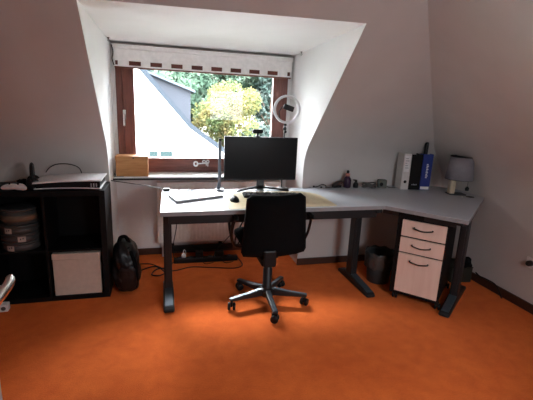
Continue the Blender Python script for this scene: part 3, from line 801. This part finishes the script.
# ------------------------------------------------------------------ under the desk
ps = thing('power_strip', 'long black power strip on the carpet under the radiator', 'power strip', (.36, 3.22, 0), -.02)
MB().box((-.28, -.028, 0), (.28, .028, .042), .006).build('strip_body', BLACK, ps)
for k in range(6): MB().lathe([(0, .0425), (.019, .0425), (.021, .044), (.021, .046), (.023, .046), (.023, .042)], 18, Matrix.Translation((-.22+k*.085, 0, 0))).build('socket', DGREYP, ps)
pg = thing('plug', 'white power plug standing in the black power strip', 'plug', (.165, 3.224, .0465))
MB().lathe([(0, 0), (.018, 0), (.019, .022), (.010, .034), (0, .034)], 16).build('plug_body', WHITEP, pg)
MB().tube(smoothpath([(0, 0, .03), (0, .01, .06), (.015, .035, .05), (.02, .06, .0035), (.0, .11, .0035)]), .003, 6).build('cord', WHITEP, pg)
for i, (x, y, w, h, lab) in enumerate(((.30, 3.222, .065, .055, 'black power adapter plugged into the middle of the power strip'), (.475, 3.218, .08, .045, 'flatter black power adapter plugged into the right of the power strip'))):
    t_ = thing('power_adapter', lab, 'adapter', (x, y, .0465))
    MB().box((-w/2, -.026, 0), (w/2, .026, h), .006).build('adapter_body', BLACK, t_)
    MB().tube(smoothpath([(0, -.02, h*.5), (.01, -.05, h*.4), (.04, -.07, -.04), (.12, -.05, -.043)]), .003, 6).build('cord', BLACK, t_)
tag(MB().box((.0, 3.335, .06), (.62, 3.355, .115), .004).box((.06, 3.35, .08), (.09, 3.447, .10)).box((.5, 3.35, .08), (.53, 3.447, .10)).build('cable_channel', BLACK), 'black cable channel mounted low below the radiator', 'cable channel')
cable('floor_cable', [(.09, 3.22, .02), (.02, 3.12, .006), (-.06, 3.10, .005), (-.10, 3.00, .005), (-.04, 2.97, .005), (.0, 3.03, .005), (-.08, 3.16, .005), (-.20, 3.08, .005), (-.27, 2.96, .005), (-.30, 2.945, .006)], .0045, 'black cable looping on the carpet between the desk leg and backpack')
cable('floor_cable', [(.64, 3.22, .02), (.66, 3.08, .006), (.58, 3.02, .005), (.40, 3.06, .005), (.22, 3.10, .005), (.05, 3.05, .005), (-.12, 3.22, .005), (-.28, 3.22, .005)], .004, 'black cable running along the carpet before the power strip')
cable('hanging_cable', [(.12, 2.94, .70), (.115, 2.98, .55), (.10, 3.05, .38), (.075, 3.12, .20), (.08, 3.19, .07), (.10, 3.20, .047)], .0035, 'thin black cable hanging from the left of the desk to the power strip')
cable('hanging_cable', [(.52, 2.94, .70), (.53, 2.98, .50), (.56, 3.02, .35), (.50, 3.10, .22), (.44, 3.165, .12), (.42, 3.18, .050)], .0035, 'thin black cable hanging from the middle of the desk')
cable('hanging_cable', [(.66, 2.80, .63), (.60, 2.80, .50), (.545, 2.82, .36), (.56, 2.86, .26), (.64, 2.92, .40), (.70, 2.90, .62)], .006, 'thick black cable loop hanging below the desk by the chair')
cable('wall_cable', [(1.20, 2.985, .60), (1.28, 2.99, .54), (1.38, 2.995, .50), (1.50, 2.995, .485), (1.62, 2.995, .49), (1.75, 2.99, .54), (1.88, 2.985, .60), (1.95, 2.98, .65)], .003, 'thin dark cable drooping along the wall under the desk corner', DGREYP)
cable('red_cable', [(1.155, 2.98, .62), (1.19, 2.965, .56), (1.14, 2.97, .51), (1.18, 2.965, .47), (1.12, 2.97, .43), (1.10, 2.98, .38)], .0035, 'thin curly red cable hanging right of the chair', RED)
bar = cable('coil_cable', [(1.12, 2.90, .64), (1.16, 2.91, .60), (1.11, 2.92, .56), (1.15, 2.93, .52)], .005, 'short black cable hanging by the red one')

# waste bin with a dark bag
wb = thing('waste_bin', 'dark waste bin with a black bin bag between desk leg and drawer pedestal', 'waste bin', (1.705, 2.60, 0))
MB().lathe([(0, 0), (.085, 0), (.088, .004), (.110, .24), (.107, .24), (.085, .006), (0, .006)], 32).build('bin_body', mat('bin_grey', (.035, .038, .04), .4), wb)
b = bmesh.new(); n = 40; rings = []
for j, (r, z) in enumerate(((.104, .20), (.110, .245), (.116, .262), (.119, .25), (.1185, .20), (.116, .13))):
    rings.append([b.verts.new(((r+.0+.006*math.sin(k*1.9+j)*(j > 2)+.003*math.sin(k*3.1+2*j)*(j > 2))*math.cos(2*PI*k/n), (r+.006*math.sin(k*1.9+j)*(j > 2))*math.sin(2*PI*k/n), z+.006*math.sin(k*1.3+j))) for k in range(n)])
for j in range(5):
    for k in range(n):
        f = b.faces.new([rings[j][k], rings[j][(k+1) % n], rings[j+1][(k+1) % n], rings[j+1][k]]); f.smooth = True
m = MB(); m._merge(b); m.build('bin_bag', BINP, wb)

ob = thing('storage_carton', 'dark olive carton on the carpet in the right corner under the desk', 'box', (2.400, 2.535, 0), -.1)
MB().box((-.095, -.10, 0), (.095, .10, .13), .004).build('carton_body', OLIVE, ob)
MB().box((-.097, -.102, .1305), (-.002, .102, .134), 0).box((.002, -.102, .1305), (.097, .102, .134), 0).build('flap', OLIVE, ob)
bp_ = thing('cloth_bag', 'crumpled black bag lying on the dark carton by the right wall', 'bag', (2.425, 2.47, .1345))
b = bmesh.new(); bmesh.ops.create_icosphere(b, subdivisions=4, radius=1)
for v in b.verts:
    d_ = 1+.15*math.sin(6*v.co.x+4*v.co.z)+.1*math.sin(9*v.co.y+3*v.co.x)
    v.co = Vector((v.co.x*.055*d_, v.co.y*.06*d_, max(0, .035+v.co.z*.045*d_)))
for f in b.faces: f.smooth = True
m = MB(); m._merge(b); m.build('bag_body', FABRIC, bp_)
cable('corner_cable', [(2.512, 2.42, .09), (2.508, 2.37, .08), (2.505, 2.30, .085), (2.50, 2.20, .08), (2.49, 2.12, .01)], .005, 'black cable running down beside the right baseboard')

# wall socket
ws = thing('wall_socket', 'white framed wall socket with a black plug on the right wall', 'wall socket', (XW, 1.985, .352))
MB().box((-.010, -.04, -.04), (-.0005, .04, .04), .004).build('socket_frame', WHITEP, ws)
MB().lathe([(0, -.045), (.014, -.045), (.020, -.035), (.021, -.0105), (0, -.0105)], 24, ax='X').build('black_plug', BLACK, ws)

# small white socket cube on the carpet
pcu = thing('plug_cube', 'small white socket cube on the carpet in front of the black shelf', 'socket cube', (-1.005, 2.605, 0), .05)
MB().box((-.025, -.025, 0), (.025, .025, .05), .005).build('cube_body', WHITEP, pcu)
MB().lathe([(0, -.001), (.012, -.001), (.014, 0), (0, 0)], 16, Matrix.Translation((0, -.025, .025)), ax='Y').build('socket_face', DGREYP, pcu)

# open door at the left of the camera
dr = thing('door_1', 'pale open door leaf whose edge shows at the left border', 'door', kind='structure')
MB().box((-.312, -.13, .008), (-.274, .66, 1.99), .003).build('door_leaf', DOORP, dr)
h = MB().box((-.274, .59, .98), (-.268, .63, 1.15), .002)
h.tube([(-.27, .61, 1.068), (-.236, .61, 1.068)], .009, 12)
h.tube(smoothpath([(-.236, .644, 1.071), (-.233, .625, 1.070), (-.234, .56, 1.066), (-.236, .49, 1.060)]), .0085, 12, flat=(.8, 1.1))
h.build('door_handle', CHROME, dr)

# ------------------------------------------------------------------ outside
m = MB(); m.quad((-60, 6, -5.5), (60, 6, -5.5), (60, 90, -5.5), (-60, 90, -5.5))
struct(m.build('ground', GRASS), 'grass below the neighbouring houses', 'ground')
h1 = thing('neighbour_house', 'white rendered gable house filling the left of the window view', 'house', (0, 0, 0))
gab = [(-8., -5.5), (3.6, -5.5), (3.6, -1.35), (2.204, -.371), (1.088, .415), (-.761, 2.52), (-1.7, 3.59), (-8., -3.)]
MB().prism(gab, 16., 18.7, 'XZ').build('gable_wall', STUCCO, h1)
def roofstrip(p, q, th, y0, y1):
    (xa, za), (xb, zb) = p, q; L_ = math.hypot(xb-xa, zb-za); nx, nz = -(zb-za)/L_*th, (xb-xa)/L_*th
    if nz < 0: nx, nz = -nx, -nz
    return [(xa, za), (xb, zb), (xb+nx, zb+nz), (xa+nx, za+nz)]
m = MB()
rp = [(-1.7, 3.59), (-.761, 2.52), (1.088, .415), (2.204, -.371), (3.9, -1.56)]
up = [(x_+.12, z_+.14) for x_, z_ in rp]
m.prism(rp+up[::-1], 15.72, 18.72, 'XZ')
m.prism([(-1.7, 3.59), (-8.3, -3.3), (-8.4, -3.2), (-1.61, 3.75)], 15.72, 18.72, 'XZ')
m.build('roof', mat('verge_blue', (.022, .028, .035), .8, spec=.1), h1)
for x0, x1 in ((-.50, -.16), (-.07, .40)):
    w_ = MB().box((x0-.04, 15.97, -.78), (x1+.04, 16.01, -.50), .005).build('window', STUCCO, h1)
    MB().box((x0, 15.955, -.745), (x1, 15.968, -.53)).build('pane', HGLASS, w_)
h2 = thing('slate_house', 'slate-clad house standing behind the white gable', 'house', (0, 0, 0))
MB().prism([(-7, -5.5), (1.34, -5.5), (1.34, 1.95), (-2.2, 3.20), (-7, 1.5)], 19, 26, 'XZ').build('slate_wall', SLATE, h2)
MB().prism([(-2.2, 3.20), (1.55, 1.875), (1.55, 1.985), (-2.2, 3.31), (-7.2, 1.54), (-7.2, 1.43)], 18.8, 26.2, 'XZ').build('roof', TILE, h2)

LG = leaf_mat('leaves_green', [(.028, .058, .038), (.072, .115, .080), (.17, .195, .15)], 1.1)
LG2 = leaf_mat('leaves_pale', [(.035, .065, .055), (.070, .105, .092), (.13, .15, .14)], 1.0)
LY = leaf_mat('leaves_yellow', [(.045, .085, .04), (.095, .115, .05), (.17, .150, .060), (.155, .095, .065)], .9)
def tree(name, label, x, y, z, rx, rz, m_, n=2600, s=.22, seed=1, group=None):
    rnd = random.Random(seed)
    t_ = thing(name, label, 'tree', (x, y, -5.5), rnd.random()*6, group)
    zc = z+5.5
    m = MB(); m.tube([(0, 0, 0), (.1, 0, zc*.5), (0, .1, zc)], [.28, .2, .1], 10)
    for k in range(6):
        a_ = k*1.05; m.tube([(0, 0, zc*.55+.2*k), (.5*rx*math.cos(a_), .5*rx*math.sin(a_), zc+.3*rz*(k % 3-1))], [.09, .03], 6)
    m.build('trunk', BARK, t_)
    me = bpy.data.meshes.new('crown'); V = []; F = []
    blobs = [(0, 0, 0, .72)]+[(rnd.uniform(-.6, .6), rnd.uniform(-.6, .6), rnd.uniform(-.6, .6), rnd.uniform(.3, .5)) for _ in range(11)]
    for i in range(n):
        bx_, by_, bz_, br_ = rnd.choice(blobs)
        d_ = Vector((rnd.gauss(0, 1), rnd.gauss(0, 1), rnd.gauss(0, 1))).normalized()*br_*(rnd.uniform(.6, 1.05))
        p = Vector(((bx_+d_.x)*rx, (by_+d_.y)*rx, zc+(bz_+d_.z)*rz))
        u = Vector((rnd.gauss(0, 1), rnd.gauss(0, 1), rnd.gauss(0, 1))).normalized(); w = u.orthogonal().normalized()
        ss = s*rnd.uniform(.6, 1.2); k = len(V)
        V += [p-u*ss, p+w*ss*.5, p+u*ss, p-w*ss*.5]; F.append((k, k+1, k+2, k+3))
    me.from_pydata([tuple(v) for v in V], [], F); me.materials.append(m_)
    o = bpy.data.objects.new('crown', me); C.objects.link(o); o.parent = t_
    return t_
tree('maple_tree', 'yellow autumn tree in the middle of the window view', 4.1, 25., .7, 2.15, 2.3, LY, 8000, .12, 3)
for i, (x, y, z, rx, rz, m_, lab) in enumerate((
    (1.9, 31., 1.2, 2.6, 3.4, LG, 'green tree just right of the slate-clad house'),
    (5.2, 33., 4.2, 3.2, 2.6, LG, 'tall green tree rising behind the yellow one'),
    (8.6, 31., 2.6, 2.6, 3.6, LG2, 'pale blue-green tree at the right edge of the window view'),
    (.6, 35., 4.8, 3.2, 2.4, LG2, 'pale green tree above the roof of the slate-clad house'),
    (7.6, 27., -1.6, 2.4, 2.0, LG2, 'low pale bush right of and below the yellow tree'),
    (3.2, 21.3, -2.9, 1.6, 1.6, LG, 'low green bush below the yellow tree'),
    (11.5, 36., 2.5, 4., 4.5, LG, 'distant green tree behind the pale tree on the right'),
    (3.4, 41., 2.5, 5., 4.8, LG, 'large distant green tree behind the yellow one'),
    (-4.5, 38., 3.0, 5., 4., LG, 'distant green tree behind the left part of the slate house'))):
    tree('leafy_tree', lab, x, y, z, rx, rz, m_, 5200, .25, 20+i, 'trees beyond the houses')

# ------------------------------------------------------------------ light
W = bpy.data.worlds.new('sky'); S.world = W; W.use_nodes = True
N = W.node_tree.nodes; L = W.node_tree.links; bgn = N['Background']
tc = N.new('ShaderNodeTexCoord'); sep = N.new('ShaderNodeSeparateXYZ'); rmp = N.new('ShaderNodeValToRGB')
L.new(tc.outputs['Generated'], sep.inputs[0]); L.new(sep.outputs['Z'], rmp.inputs['Fac'])
e = rmp.color_ramp.elements
e[0].position = 0.; e[0].color = (.62, .65, .68, 1); e[1].position = .9; e[1].color = (3.0, 3.15, 3.35, 1)
L.new(rmp.outputs['Color'], bgn.inputs['Color']); bgn.inputs['Strength'].default_value = 2.6

sun = bpy.data.lights.new('hazy_sun', 'SUN'); sun.energy = 2.2; sun.angle = math.radians(30); sun.color = (1, .97, .92)
so = bpy.data.objects.new('hazy_sun', sun); C.objects.link(so); so.rotation_euler = (math.radians(-40), math.radians(-12), 0)

def portal(name, loc, rot, sx, sy):
    l = bpy.data.lights.new(name, 'AREA'); l.shape = 'RECTANGLE'; l.size = sx; l.size_y = sy; l.cycles.is_portal = True
    o = bpy.data.objects.new(name, l); C.objects.link(o); o.location = loc; o.rotation_euler = rot
portal('dormer_portal', (.378, YN+.12, 1.27), (-PI/2, 0, 0), 1.44, 1.0)
portal('near_portal', ((NX0+NX1)/2, YF-.08, (NZ0+NZ1)/2), (PI/2, 0, 0), NX1-NX0, NZ1-NZ0)

# ------------------------------------------------------------------ camera
cam = bpy.data.cameras.new('camera'); co_ = bpy.data.objects.new('camera', cam); C.objects.link(co_)
cam.sensor_width = 36; cam.lens = 384.44/533*36; cam.clip_start = .05; cam.clip_end = 300
r_ = Vector((.96549, -.256805, .043359)); u_ = Vector((.01941, .236973, .971322)); f_ = Vector((.259716, .936961, -.233779))
M = Matrix((r_, u_, -f_)).transposed().to_4x4(); M.translation = Vector((0, 0, 1.3533))
co_.matrix_world = M
S.camera = co_

S.view_settings.view_transform = 'Standard'; S.view_settings.look = 'None'
S.view_settings.gamma = 1; S.view_settings.use_curve_mapping = False
S.view_settings.exposure = 2.85
S.cycles.use_denoising = True
S.cycles.max_bounces = 12; S.cycles.diffuse_bounces = 8; S.cycles.transparent_max_bounces = 16
S.cycles.sample_clamp_indirect = 8
